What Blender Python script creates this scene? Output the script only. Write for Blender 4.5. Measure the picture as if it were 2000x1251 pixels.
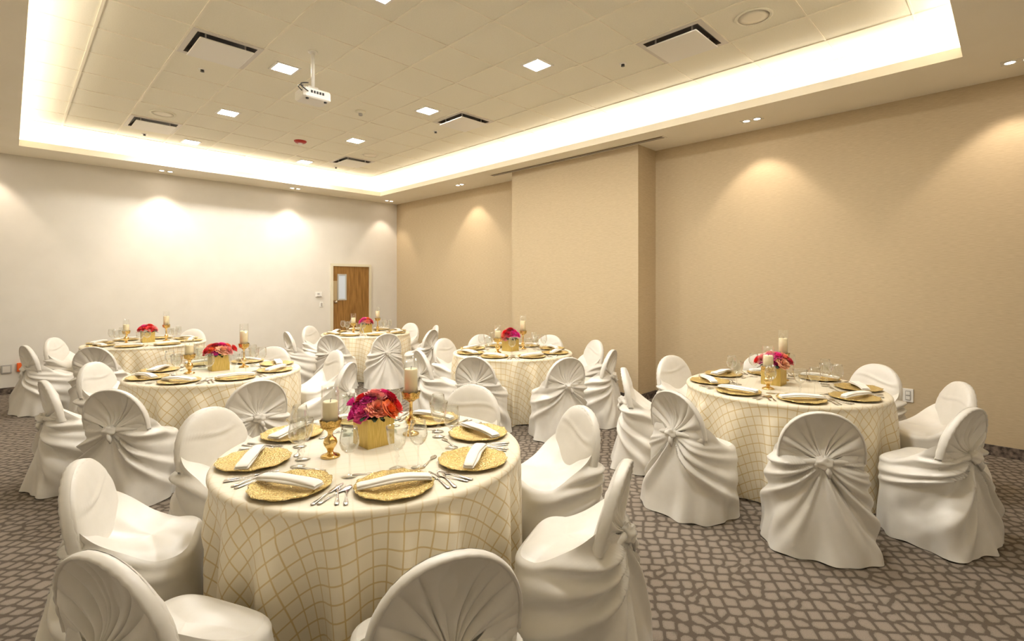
import bpy, math, random
import numpy as np
from mathutils import Vector, Matrix
PI = math.pi
for o in list(bpy.data.objects):
    bpy.data.objects.remove(o, do_unlink=True)
scene = bpy.context.scene
C = scene.collection

# ------------------------------------------------------------------ camera, world, exposure
cam_d = bpy.data.cameras.new('camera')
cam_d.sensor_width = 36.0
cam_d.lens = 982.0 / 2000.0 * 36.0
cam_d.shift_y = -69.5 / 2000.0
cam_d.clip_start = 0.02
cam = bpy.data.objects.new('camera', cam_d)
cam.location = (0.0, 0.0, 1.63)
cam.rotation_euler = (PI / 2, 0.0, -PI / 4)
C.objects.link(cam)
scene.camera = cam

world = bpy.data.worlds.new('world')
scene.world = world
world.use_nodes = True
world.node_tree.nodes['Background'].inputs[0].default_value = (1.0, 0.93, 0.82, 1)
world.node_tree.nodes['Background'].inputs[1].default_value = 0.3

vs = scene.view_settings
vs.view_transform = 'Standard'
vs.look = 'None'
vs.gamma = 1.0
vs.use_curve_mapping = False
vs.exposure = -0.10
try:
    scene.cycles.max_bounces = 8
    scene.cycles.diffuse_bounces = 5
    scene.cycles.transparent_max_bounces = 16
    scene.cycles.caustics_reflective = False
    scene.cycles.caustics_refractive = False
    scene.cycles.sample_clamp_indirect = 6.0
    scene.cycles.use_denoising = True
except Exception:
    pass

# ------------------------------------------------------------------ room measures (metres)
XR, YL = 6.66, 10.62            # papered wall on the right, white wall at the far left
XN, YN = -1.7, -1.5             # walls behind the camera
ZS, ZC = 3.58, 3.93             # soffit, tiled tray ceiling
TX0, TX1, TY0, TY1 = 0.095, 5.77, 0.315, 9.87     # opening of the ceiling tray
CV = 0.18                       # depth of the light cove behind the lip
COVE_COL = (1.0, 0.90, 0.77)
PANEL_COL = (1.0, 0.96, 0.90)
WASH_COL = (1.0, 0.84, 0.68)
COVE_W = 4.3                   # watts per metre
PANEL_E = 360.0
WASH_W = 58.0


def area(name, loc, sx, sy, watts, col, rot):
    d = bpy.data.lights.new(name, 'AREA')
    d.shape = 'RECTANGLE'; d.size = sx; d.size_y = sy; d.energy = watts; d.color = col
    o = bpy.data.objects.new(name, d)
    o.location = loc; o.rotation_euler = rot
    C.objects.link(o)
    return o


# light strips lying on the cove ledge, shining up at the tray ceiling
zl = 3.635
for (x, y, lx, ly) in ((TX0 - CV * .5, (TY0 + TY1) / 2, .06, TY1 - TY0), (TX1 + CV * .5, (TY0 + TY1) / 2, .06, TY1 - TY0),
                       ((TX0 + TX1) / 2, TY0 - CV * .5, TX1 - TX0, .06), ((TX0 + TX1) / 2, TY1 + CV * .5, TX1 - TX0, .06)):
    area('cove_light', (x, y, zl), lx, ly, COVE_W * max(lx, ly), COVE_COL, (PI, 0, 0))

# ------------------------------------------------------------------ materials
MATS = {}


def mat(name, col, rough=.6, metal=0., **kw):
    m = bpy.data.materials.new(name)
    m.use_nodes = True
    b = m.node_tree.nodes['Principled BSDF']
    b.inputs['Base Color'].default_value = (*col, 1)
    b.inputs['Roughness'].default_value = rough
    b.inputs['Metallic'].default_value = metal
    for k, v in kw.items():
        if k in b.inputs:
            b.inputs[k].default_value = v
    MATS[name] = m
    return m


def nodes(m):
    return m.node_tree.nodes, m.node_tree.links, m.node_tree.nodes['Principled BSDF']


def N(m, t, **kw):
    n = m.node_tree.nodes.new(t)
    for k, v in kw.items():
        if k in n.inputs.keys():
            n.inputs[k].default_value = v
        else:
            setattr(n, k, v)
    return n


def ramp(m, fac, stops):
    r = m.node_tree.nodes.new('ShaderNodeValToRGB')
    e = r.color_ramp.elements
    while len(e) > 1:
        e.remove(e[-1])
    e[0].position = stops[0][0]; e[0].color = (*stops[0][1], 1)
    for p, c in stops[1:]:
        q = e.new(p); q.color = (*c, 1)
    m.node_tree.links.new(fac, r.inputs[0])
    return r


def bump(m, height, strength, dist):
    b = m.node_tree.nodes.new('ShaderNodeBump')
    b.inputs['Strength'].default_value = strength
    b.inputs['Distance'].default_value = dist
    m.node_tree.links.new(height, b.inputs['Height'])
    m.node_tree.links.new(b.outputs[0], m.node_tree.nodes['Principled BSDF'].inputs['Normal'])


def noisy(name, c1, c2, scale, rough=.6, metal=0., bs=0., bd=.002, stretch=(1, 1, 1), detail=4.0, lo=.35, hi=.65, **kw):
    m = mat(name, c1, rough, metal, **kw)
    n, l, b = nodes(m)
    tc = N(m, 'ShaderNodeTexCoord'); mp = N(m, 'ShaderNodeMapping'); mp.inputs['Scale'].default_value = stretch
    nz = N(m, 'ShaderNodeTexNoise'); nz.inputs['Scale'].default_value = scale; nz.inputs['Detail'].default_value = detail
    l.new(tc.outputs['Object'], mp.inputs[0]); l.new(mp.outputs[0], nz.inputs['Vector'])
    r = ramp(m, nz.outputs[0], [(lo, c1), (hi, c2)])
    l.new(r.outputs[0], b.inputs['Base Color'])
    if bs:
        bump(m, nz.outputs[0], bs, bd)
    return m


noisy('white_wall', (.70, .665, .595), (.73, .695, .625), 3.0, .7)
noisy('soffit_paint', (.87, .81, .67), (.89, .83, .70), 2.0, .75)
noisy('cove_paint', (.88, .82, .72), (.9, .84, .74), 2.0, .75)
noisy('ceiling_tile', (.85, .82, .69), (.88, .85, .73), 90.0, .85, bs=.25, bd=.001)
mat('grid_metal', (.88, .83, .70), .5)
noisy('wallpaper', (.505, .400, .252), (.575, .465, .302), 10.0, .75, bs=.25, bd=.0015, stretch=(1.5, 1.5, 22), detail=6.0)
noisy('granite_base', (.035, .028, .024), (.26, .20, .16), 26.0, .35, detail=8.0, lo=.38, hi=.70)
mat('backing', (.2, .18, .15), .9)

# carpet: pebble-shaped cells in soft grey-brown with darker joints
m = mat('carpet', (.3, .25, .2), .95)
n, l, b = nodes(m)
tc = N(m, 'ShaderNodeTexCoord'); mp = N(m, 'ShaderNodeMapping')
mp.inputs['Rotation'].default_value = (0, 0, math.radians(-38)); mp.inputs['Scale'].default_value = (12.8, 14.5, 1)
wn = N(m, 'ShaderNodeTexNoise'); wn.inputs['Scale'].default_value = 1.3; wn.inputs['Detail'].default_value = 1.0
mx = N(m, 'ShaderNodeVectorMath', operation='MULTIPLY_ADD')
l.new(tc.outputs['Object'], wn.inputs['Vector']); l.new(tc.outputs['Object'], mp.inputs[0])
l.new(wn.outputs['Color'], mx.inputs[0]); mx.inputs[1].default_value = (1.1, 1.1, 0); l.new(mp.outputs[0], mx.inputs[2])
vd = []
for feat in ('F1', 'F2'):
    vo = N(m, 'ShaderNodeTexVoronoi', feature=feat, voronoi_dimensions='2D', distance='MINKOWSKI')
    vo.inputs['Scale'].default_value = 1.0; vo.inputs['Randomness'].default_value = .62; vo.inputs['Exponent'].default_value = 6.0
    l.new(mx.outputs[0], vo.inputs['Vector']); vd.append(vo.outputs['Distance'])
vo = N(m, 'ShaderNodeMath', operation='SUBTRACT'); l.new(vd[1], vo.inputs[0]); l.new(vd[0], vo.inputs[1])
fz = N(m, 'ShaderNodeTexNoise'); fz.inputs['Scale'].default_value = 260.0; fz.inputs['Detail'].default_value = 3.0
l.new(tc.outputs['Object'], fz.inputs['Vector'])
ad = N(m, 'ShaderNodeMath', operation='MULTIPLY_ADD'); ad.inputs[1].default_value = .20; ad.inputs[2].default_value = -.10
l.new(fz.outputs[0], ad.inputs[0])
a2 = N(m, 'ShaderNodeMath', operation='ADD'); l.new(vo.outputs[0], a2.inputs[0]); l.new(ad.outputs[0], a2.inputs[1])
r1 = ramp(m, a2.outputs[0], [(.16, (.100, .078, .056)), (.27, (.218, .180, .142)), (.55, (.255, .212, .170))])
r2 = ramp(m, fz.outputs[0], [(.3, (.80, .80, .80)), (.7, (1.12, 1.1, 1.08))])
mm = N(m, 'ShaderNodeMix', data_type='RGBA', blend_type='MULTIPLY'); mm.inputs[0].default_value = 1.0
l.new(r1.outputs[0], mm.inputs[6]); l.new(r2.outputs[0], mm.inputs[7]); l.new(mm.outputs[2], b.inputs['Base Color'])
bump(m, r1.outputs[0], .35, .004)

# satin of the chair covers
m = noisy('satin', (.72, .69, .625), (.76, .73, .67), 9.0, .36, bs=.22, bd=.006, detail=5.0)
n, l, b = nodes(m)
b.inputs['Sheen Weight'].default_value = .25
b.inputs['Sheen Roughness'].default_value = .4
b.inputs['Specular IOR Level'].default_value = .55

# ivory cloth with a woven gold lattice (the cloth's flat coordinates, in metres, are its UVs)
m = mat('lattice_cloth', (.8, .72, .55), .5)
n, l, b = nodes(m)
uv = N(m, 'ShaderNodeUVMap'); sp = N(m, 'ShaderNodeSeparateXYZ'); l.new(uv.outputs[0], sp.inputs[0])


def tri(out, off=0.):
    s = N(m, 'ShaderNodeMath', operation='MULTIPLY_ADD'); s.inputs[1].default_value = 1 / .066; s.inputs[2].default_value = 100.5
    l.new(out, s.inputs[0])
    f = N(m, 'ShaderNodeMath', operation='FRACT'); l.new(s.outputs[0], f.inputs[0])
    d = N(m, 'ShaderNodeMath', operation='SUBTRACT'); d.inputs[1].default_value = .5; l.new(f.outputs[0], d.inputs[0])
    a = N(m, 'ShaderNodeMath', operation='ABSOLUTE'); l.new(d.outputs[0], a.inputs[0])
    return a.outputs[0]


tx, ty = tri(sp.outputs[0]), tri(sp.outputs[1])
mn = N(m, 'ShaderNodeMath', operation='MINIMUM'); l.new(tx, mn.inputs[0]); l.new(ty, mn.inputs[1])
px = N(m, 'ShaderNodeMath', operation='MULTIPLY'); l.new(tx, px.inputs[0]); l.new(tx, px.inputs[1])
py = N(m, 'ShaderNodeMath', operation='MULTIPLY_ADD'); l.new(ty, py.inputs[0]); l.new(ty, py.inputs[1]); l.new(px.outputs[0], py.inputs[2])
dq = N(m, 'ShaderNodeMath', operation='SQRT'); l.new(py.outputs[0], dq.inputs[0])
dh = N(m, 'ShaderNodeMath', operation='SUBTRACT'); l.new(dq.outputs[0], dh.inputs[0]); dh.inputs[1].default_value = .045
m2 = N(m, 'ShaderNodeMath', operation='MINIMUM'); l.new(mn.outputs[0], m2.inputs[0]); l.new(dh.outputs[0], m2.inputs[1])
rr = ramp(m, m2.outputs[0], [(.028, (1, 1, 1)), (.075, (0, 0, 0))])
ln = N(m, 'ShaderNodeVectorMath', operation='LENGTH'); l.new(uv.outputs[0], ln.inputs[0])
rt = ramp(m, ln.outputs[1], [(.74, (.16, .16, .16)), (.80, (.85, .85, .85))])  # lattice painted fainter on the top, where slanting light washes it out
mu = N(m, 'ShaderNodeMath', operation='MULTIPLY'); l.new(rr.outputs[0], mu.inputs[0]); l.new(rt.outputs[0], mu.inputs[1])
mxc = N(m, 'ShaderNodeMix', data_type='RGBA'); l.new(mu.outputs[0], mxc.inputs[0])
mxc.inputs[6].default_value = (.80, .725, .565, 1); mxc.inputs[7].default_value = (.60, .44, .18, 1)
l.new(mxc.outputs[2], b.inputs['Base Color'])
b.inputs['Sheen Weight'].default_value = .15

mat('napkin', (.88, .84, .77), .8)
mat('tent_card', (.9, .88, .85), .6)
m = mat('gold_bead', (.86, .60, .18), .22, .55)
n, l, b = nodes(m)
tc = N(m, 'ShaderNodeTexCoord'); v = N(m, 'ShaderNodeTexVoronoi', feature='F1'); v.inputs['Scale'].default_value = 115.0
l.new(tc.outputs['Object'], v.inputs['Vector'])
r = ramp(m, v.outputs['Distance'], [(.0, (1.0, .86, .45)), (.6, (.76, .55, .19))]); l.new(r.outputs[0], b.inputs['Base Color'])  # sparkle painted into the colour: bead centres paler, gaps darker
bump(m, v.outputs['Distance'], 1.0, -.007)
noisy('gold_brushed', (.60, .44, .12), (.72, .55, .19), 30.0, .42, .75, stretch=(6, 6, .6))
mat('gold_polished', (.88, .64, .27), .16, 1.0)
noisy('gold_filigree', (.42, .26, .06), (.95, .70, .28), 90.0, .3, .9, bs=.9, bd=.006)
mat('vase_inside', (.03, .03, .02), .8)
mat('wax', (1.0, .86, .56), .45)
mat('wick', (.02, .02, .02), .9)
mat('steel', (.72, .70, .68), .18, 1.0)
mat('leaf', (.02, .045, .015), .6)
FLOWER = {'magenta': (.85, .03, .40), 'hot_pink': (.95, .10, .42), 'coral': (.98, .36, .23), 'orange': (.98, .24, .05),
          'red': (.88, .04, .05), 'crimson': (.62, .012, .06), 'salmon': (.95, .42, .40), 'peach': (.97, .55, .33)}
for k, v in FLOWER.items():
    mat('petal_' + k, v, .6, **{'Sheen Weight': .2})


def glassy(name, tint, ior, base, power=3.6):
    m = bpy.data.materials.new(name); m.use_nodes = True
    nt = m.node_tree; nt.nodes.clear()
    out = nt.nodes.new('ShaderNodeOutputMaterial'); tr = nt.nodes.new('ShaderNodeBsdfTransparent')
    gl = nt.nodes.new('ShaderNodeBsdfGlossy'); mix = nt.nodes.new('ShaderNodeMixShader'); fr = nt.nodes.new('ShaderNodeLayerWeight')
    md = nt.nodes.new('ShaderNodeMath'); md.operation = 'MULTIPLY_ADD'; md.inputs[1].default_value = ior; md.inputs[2].default_value = base
    pw = nt.nodes.new('ShaderNodeMath'); pw.operation = 'POWER'; pw.inputs[1].default_value = power
    tr.inputs[0].default_value = (*tint, 1); gl.inputs['Roughness'].default_value = .03; gl.inputs[0].default_value = (1, 1, 1, 1)
    fr.inputs[0].default_value = .5
    nt.links.new(fr.outputs['Facing'], pw.inputs[0])
    nt.links.new(pw.outputs[0], md.inputs[0]); nt.links.new(md.outputs[0], mix.inputs[0])
    nt.links.new(tr.outputs[0], mix.inputs[1]); nt.links.new(gl.outputs[0], mix.inputs[2]); nt.links.new(mix.outputs[0], out.inputs[0])
    MATS[name] = m


glassy('glass', (.99, .993, .99), .55, .03)
glassy('stemware', (.975, .98, .975), 1.0, .06, 2.6)
glassy('acrylic', (.93, .96, .945), .6, .04)
noisy('door_wood', (.20, .095, .02), (.34, .175, .045), 5.0, .4, stretch=(5, 5, .5), detail=6.0)
mat('door_frame', (.70, .65, .50), .5)
mat('frosted_pane', (.62, .70, .80), .35)
mat('pane_frame', (.45, .45, .42), .4)
mat('push_plate', (.55, .45, .28), .4, .6)
mat('knob_metal', (.75, .66, .5), .25, 1.0)
mat('white_plastic', (.84, .82, .77), .4)
mat('grey_plastic', (.40, .38, .35), .5)
mat('dark_plastic', (.03, .03, .03), .5)
mat('orange_plastic', (.85, .14, .02), .5)
mat('red_plastic', (.40, .02, .015), .4)
mat('vent_metal', (.66, .62, .56), .4)
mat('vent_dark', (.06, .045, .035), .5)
mat('slot_shade', (.16, .11, .055), .7)
mat('lens_glass', (.3, .3, .33), .1)


def emit(name, col, e):
    m = bpy.data.materials.new(name); m.use_nodes = True
    nt = m.node_tree; nt.nodes.clear()
    o = nt.nodes.new('ShaderNodeOutputMaterial'); s = nt.nodes.new('ShaderNodeEmission')
    s.inputs[0].default_value = (*col, 1); s.inputs[1].default_value = e
    nt.links.new(s.outputs[0], o.inputs[0]); MATS[name] = m


emit('panel_glow', PANEL_COL, PANEL_E)
emit('wash_glow', WASH_COL, 40.0)
emit('strip_glow', COVE_COL, 12.0)

# ------------------------------------------------------------------ mesh helpers


class MB:
    def __init__(s):
        s.v, s.f, s.uv, s.mi = [], [], [], []

    def add(s, vs, fs, mi=0):
        o = len(s.v)
        s.v += [tuple(map(float, q)) for q in vs]
        s.f += [tuple(i + o for i in q) for q in fs]
        s.mi += [mi] * len(fs)
        return s

    def box(s, x0, x1, y0, y1, z0, z1, mi=0):
        return s.add([(x0, y0, z0), (x1, y0, z0), (x1, y1, z0), (x0, y1, z0), (x0, y0, z1), (x1, y0, z1), (x1, y1, z1), (x0, y1, z1)],
                     [(0, 3, 2, 1), (4, 5, 6, 7), (0, 1, 5, 4), (1, 2, 6, 5), (2, 3, 7, 6), (3, 0, 4, 7)], mi)

    def bevbox(s, x0, x1, y0, y1, z0, z1, b, mi=0):
        """box with chamfered upright edges and chamfered rims"""
        def loop(i, z):
            a0, a1, c0, c1 = x0 + i, x1 - i, y0 + i, y1 - i
            return [(a0 + b, c0, z), (a1 - b, c0, z), (a1, c0 + b, z), (a1, c1 - b, z), (a1 - b, c1, z), (a0 + b, c1, z), (a0, c1 - b, z), (a0, c0 + b, z)]
        L = [loop(b * .6, z0), loop(0, z0 + b * .6), loop(0, z1 - b * .6), loop(b * .6, z1)]
        vs = [p for q in L for p in q]; fs = []
        for k in range(3):
            for i in range(8):
                j = (i + 1) % 8
                fs.append((k * 8 + i, k * 8 + j, k * 8 + 8 + j, k * 8 + 8 + i))
        fs.append(tuple(range(7, -1, -1))); fs.append(tuple(range(24, 32)))
        return s.add(vs, fs, mi)

    def lathe(s, prof, n=24, c=(0, 0, 0), mi=0, caps=True):
        vs, fs = [], []
        for r, z in prof:
            for i in range(n):
                a = 2 * PI * i / n
                vs.append((c[0] + r * math.cos(a), c[1] + r * math.sin(a), c[2] + z))
        for k in range(len(prof) - 1):
            for i in range(n):
                j = (i + 1) % n
                fs.append((k * n + i, k * n + j, k * n + n + j, k * n + n + i))
        if caps:
            if prof[0][0] > 1e-5: fs.append(tuple(range(n - 1, -1, -1)))
            if prof[-1][0] > 1e-5: fs.append(tuple(range((len(prof) - 1) * n, len(prof) * n)))
        return s.add(vs, fs, mi)

    def tube(s, pts, rad, n=8, mi=0):
        pts = [Vector(p) for p in pts]; R = rad if isinstance(rad, (list, tuple)) else [rad] * len(pts)
        vs, fs = [], []
        up = Vector((0, 0, 1))
        for k, p in enumerate(pts):
            t = (pts[min(k + 1, len(pts) - 1)] - pts[max(k - 1, 0)]).normalized()
            u = t.cross(up)
            if u.length < 1e-3: u = t.cross(Vector((0, 1, 0)))
            u.normalize(); w = u.cross(t)
            for i in range(n):
                a = 2 * PI * i / n
                vs.append(p + u * R[k] * math.cos(a) + w * R[k] * math.sin(a))
        for k in range(len(pts) - 1):
            for i in range(n):
                j = (i + 1) % n
                fs.append((k * n + i, k * n + j, k * n + n + j, k * n + n + i))
        fs.append(tuple(range(n - 1, -1, -1))); fs.append(tuple(range((len(pts) - 1) * n, len(pts) * n)))
        return s.add(vs, fs, mi)

    def grid(s, P, closed_u=False, mi=0, flip=False):
        """P: array rows x cols x 3"""
        nr, nc = P.shape[:2]
        fs = []
        for r in range(nr - 1):
            for c in range(nc if closed_u else nc - 1):
                d = (c + 1) % nc
                q = (r * nc + c, r * nc + d, (r + 1) * nc + d, (r + 1) * nc + c)
                fs.append(q[::-1] if flip else q)
        return s.add(P.reshape(-1, 3), fs, mi)

    def mesh(s, name, mats, smooth=True):
        me = bpy.data.meshes.new(name)
        me.from_pydata(s.v, [], s.f)
        for q in (mats if isinstance(mats, (list, tuple)) else [mats]):
            me.materials.append(MATS[q])
        if any(s.mi):
            me.polygons.foreach_set('material_index', s.mi)
        if smooth:
            me.polygons.foreach_set('use_smooth', [True] * len(me.polygons))
        me.update()
        return me


def put(name, me, parent=None, loc=(0, 0, 0), rz=0.):
    o = bpy.data.objects.new(name, me)
    o.location = loc; o.rotation_euler = (0, 0, rz)
    C.objects.link(o)
    if parent: o.parent = parent
    return o


def empty(name, loc=(0, 0, 0), rz=0.):
    o = bpy.data.objects.new(name, None)
    o.empty_display_size = .1
    o.location = loc; o.rotation_euler = (0, 0, rz)
    C.objects.link(o)
    return o


def tag(o, label, cat, group=None):
    o['label'] = label; o['category'] = cat
    if group: o['group'] = group
    return o


def struct(name, mb, mats, label, cat, parent=None, smooth=False):
    o = put(name, mb.mesh(name, mats, smooth), parent)
    if parent is None:
        o['kind'] = 'structure'; o['label'] = label; o['category'] = cat
    return o


def sm(a, b, x):
    t = np.clip((x - a) / (b - a), 0, 1)
    return t * t * (3 - 2 * t)


# ------------------------------------------------------------------ room shell
struct('floor', MB().box(XN - .1, XR + .1, YN - .1, YL + .1, -.1, 0), 'carpet', 'grey-brown carpet with a dark pebble pattern', 'floor')
struct('wall_far', MB().box(XN - .1, XR + .1, YL, YL + .12, 0, ZC + .1), 'white_wall', 'white painted wall with the wooden door in it', 'wall')
struct('wall_right', MB().box(XR, XR + .12, YN - .1, YL, 0, ZC + .1), 'wallpaper', 'beige woven wallpaper wall on the right', 'wall')
struct('wall_left', MB().box(XN - .12, XN, YN - .1, YL, 0, ZC + .1), 'white_wall', 'white wall outside the left edge of the view', 'wall')
struct('wall_back', MB().box(XN, XR, YN - .12, YN, 0, ZC + .1), 'white_wall', 'white wall behind the viewpoint', 'wall')
struct('wall_pilaster', MB().box(6.18, XR, 3.70, 6.18, 0, ZS), 'wallpaper', 'wide beige papered pilaster standing out from the right wall', 'pilaster')
BH, BT = .10, .014
struct('baseboard_far', MB().box(XN, 4.975, YL - BT, YL, 0, BH).box(5.955, XR, YL - BT, YL, 0, BH), 'granite_base', 'dark mottled baseboard along the white wall', 'baseboard')
struct('baseboard_right', MB().box(XR - BT, XR, YN, 3.70, 0, BH).box(XR - BT, XR, 6.18, YL - BT, 0, BH), 'granite_base', 'dark mottled baseboard along the beige wall', 'baseboard')
struct('baseboard_pilaster', MB().box(6.18 - BT, 6.18, 3.70 - BT, 6.18 + BT, 0, BH).box(6.18, XR - BT, 3.70 - BT, 3.70, 0, BH).box(6.18, XR - BT, 6.18, 6.18 + BT, 0, BH),
       'granite_base', 'dark mottled baseboard round the pilaster', 'baseboard')

# ceiling: soffit ring with lip and cove, tray of lay-in tiles above
mb = MB()
for (x0, x1, y0, y1) in ((XN, TX0, YN, YL), (TX1, XR, YN, YL), (TX0, TX1, YN, TY0), (TX0, TX1, TY1, YL)):
    mb.box(x0, x1, y0, y1, ZS, ZS + .03)
LP = .02
for (x0, x1, y0, y1) in ((TX0 - LP, TX0, TY0 - LP, TY1 + LP), (TX1, TX1 + LP, TY0 - LP, TY1 + LP), (TX0, TX1, TY0 - LP, TY0), (TX0, TX1, TY1, TY1 + LP)):
    mb.box(x0, x1, y0, y1, ZS + .03, ZS + .09)
ceil = struct('ceiling', mb, 'soffit_paint', 'lowered tan soffit around the tiled tray ceiling', 'ceiling')
mb = MB()
cx0, cx1, cy0, cy1 = TX0 - CV, TX1 + CV, TY0 - CV, TY1 + CV
for (x0, x1, y0, y1) in ((cx0 - .02, cx0, cy0, cy1), (cx1, cx1 + .02, cy0, cy1), (cx0, cx1, cy0 - .02, cy0), (cx0, cx1, cy1, cy1 + .02)):
    mb.box(x0, x1, y0, y1, ZS + .03, ZC + .05)
put('cove_wall', mb.mesh('cove_wall', 'cove_paint', False), ceil)
put('ceiling_backing', MB().box(XN, XR, YN, YL, ZC + .06, ZC + .10).mesh('ceiling_backing', 'backing', False), ceil)
for (x, y, lx, ly) in ((TX0 - CV * .8, (TY0 + TY1) / 2, .012, TY1 - TY0), (TX1 + CV * .8, (TY0 + TY1) / 2, .012, TY1 - TY0),
                       ((TX0 + TX1) / 2, TY0 - CV * .8, TX1 - TX0, .012), ((TX0 + TX1) / 2, TY1 + CV * .8, TX1 - TX0, .012)):
    put('led_strip', MB().box(x - lx / 2, x + lx / 2, y - ly / 2, y + ly / 2, ZS + .03, ZS + .036).mesh('led_strip', 'strip_glow', False), ceil)
PX, PY = .612, .65
xs = [cx0] + [.54 + PX * k for k in range(-1, 12) if cx0 + .02 < .54 + PX * k < cx1 - .02] + [cx1]
ys = [cy0] + [2.56 + PY * k for k in range(-6, 14) if cy0 + .02 < 2.56 + PY * k < cy1 - .02] + [cy1]
VENTS = [(1.458, 5.485), (1.458, 8.735), (4.518, 2.235), (4.518, 5.485), (4.518, 8.735)]
tile_mesh = {}
for i in range(len(xs) - 1):
    for j in range(len(ys) - 1):
        cx, cy = (xs[i] + xs[i + 1]) / 2, (ys[j] + ys[j + 1]) / 2
        if any(abs(cx - a) < .1 and abs(cy - q) < .1 for a, q in VENTS):
            continue
        w, h = round(xs[i + 1] - xs[i], 4), round(ys[j + 1] - ys[j], 4)
        if (w, h) not in tile_mesh:
            tile_mesh[(w, h)] = MB().bevbox(-w / 2 + .002, w / 2 - .002, -h / 2 + .002, h / 2 - .002, 0, .02, .006).mesh('tile', 'ceiling_tile', False)
        put('tile', tile_mesh[(w, h)], ceil, (cx, cy, ZC))
for x in xs[1:-1]:
    put('grid_bar', MB().box(x - .011, x + .011, cy0, cy1, ZC - .009, ZC + .03).mesh('grid_bar', 'grid_metal', False), ceil)
for y in ys[1:-1]:
    put('grid_bar', MB().box(cx0, cx1, y - .0075, y + .0075, ZC - .006, ZC + .028).mesh('grid_bar', 'grid_metal', False), ceil)

# door in the far wall
yd = YL
door = struct('door_1', MB().box(5.03, 5.90, yd - .022, yd - .001, .012, 2.045), 'door_wood', 'brown wooden door with a narrow glass light', 'door')
put('door_frame', MB().box(4.98, 5.03, yd - .045, yd, 0, 2.10).box(5.90, 5.95, yd - .045, yd, 0, 2.10).box(5.03, 5.90, yd - .045, yd, 2.045, 2.10).mesh('door_frame', 'door_frame', False), door)
fr = MB()
fr.box(5.135, 5.165, yd - .034, yd - .021, 1.29, 1.87).box(5.315, 5.345, yd - .034, yd - .021, 1.29, 1.87).box(5.165, 5.315, yd - .034, yd - .021, 1.29, 1.32).box(5.165, 5.315, yd - .034, yd - .021, 1.84, 1.87)
g = put('window_frame', fr.mesh('window_frame', 'pane_frame', False), door)
put('pane', MB().box(5.165, 5.315, yd - .027, yd - .021, 1.32, 1.84).mesh('pane', 'frosted_pane', False), g)
put('push_plate', MB().box(5.04, 5.125, yd - .026, yd - .021, 1.29, 1.72).mesh('push_plate', 'push_plate', False), door)
kn = MB().lathe([(.0, 0), (.026, .002), (.028, .006), (.012, .012), (.012, .035), (.028, .045), (.032, .06), (.022, .075), (.0, .08)], 20)
me = kn.mesh('door_knob', 'knob_metal')
o = put('door_knob', me, door, (5.085, yd - .021, 1.255)); o.rotation_euler = (PI / 2, 0, 0)


def wall_box(name, label, cat, x, z, w, h, d, mats, extra=()):
    t = empty(name, (x, YL, z))
    put('cover', MB().bevbox(-w / 2, w / 2, -d, 0, -h / 2, h / 2, .006).mesh('cover', mats, False), t)
    for nm, e, m_ in extra:
        put(nm, MB().box(*e).mesh(nm, m_, False), t)
    return tag(t, label, cat)


wall_box('thermostat', 'white thermostat on the white wall left of the door', 'thermostat', 4.717, 1.425, .135, .105, .03, 'white_plastic',
         [('display', (-.035, .01, -.032, -.029, -.005, .025), 'grey_plastic'), ('lower_edge', (-.05, .055, -.033, -.029, -.048, -.034), 'grey_plastic')])
wall_box('light_switch', 'pale light switch on the wall below the thermostat', 'switch', 4.78, 1.21, .075, .12, .01, 'white_plastic',
         [('rocker', (-.018, .018, -.016, -.009, -.04, .03), 'grey_plastic')])
wall_box('wall_box', 'grey square cover plate low on the white wall', 'wall plate', -.03, .375, .118, .125, .02, 'grey_plastic',
         [('inner_plate', (-.04, .04, -.024, -.019, -.045, .045), 'vent_metal')])
wall_box('junction_box', 'orange plastic box low on the white wall', 'wall box', .135, .39, .11, .13, .03, 'orange_plastic',
         [('lid', (-.045, .045, -.034, -.029, -.05, .05), 'orange_plastic')])
t = tag(empty('wall_socket', (XR, .79, .475)), 'white power socket on the beige wall beside the right-hand table', 'socket')
put('cover', MB().bevbox(-.012, 0, -.045, .045, -.07, .07, .004).mesh('cover', 'white_plastic', False), t)
put('outlet', MB().bevbox(-.018, -.011, -.022, .022, -.048, .048, .003).mesh('outlet', 'grey_plastic', False), t)
put('outlet', MB().bevbox(-.020, -.017, -.017, .017, .006, .042, .002).mesh('outlet', 'white_plastic', False), t)
put('outlet', MB().bevbox(-.020, -.017, -.017, .017, -.042, -.006, .002).mesh('outlet', 'white_plastic', False), t)

# long slot air diffuser in the soffit before the pilaster
t = tag(empty('slot_diffuser', (6.09, 4.93, ZS)), 'long dark slot air diffuser in the soffit before the pilaster', 'air vent')
put('slot', MB().box(-.06, .05, -1.66, 1.66, -.004, .0).mesh('slot', 'slot_shade', False), t)  # flat strip, the shade of the open recess put into its colour
put('frame', MB().box(-.075, -.06, -1.68, 1.68, -.008, 0).box(.05, .06, -1.68, 1.68, -.008, 0).box(-.06, .05, -1.68, -1.66, -.008, 0).box(-.06, .05, 1.66, 1.68, -.008, 0).mesh('frame', 'soffit_paint', False), t)
put('blade', MB().box(.004, .010, -1.66, 1.66, -.010, -.003).mesh('blade', 'vent_metal', False), t)

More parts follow.
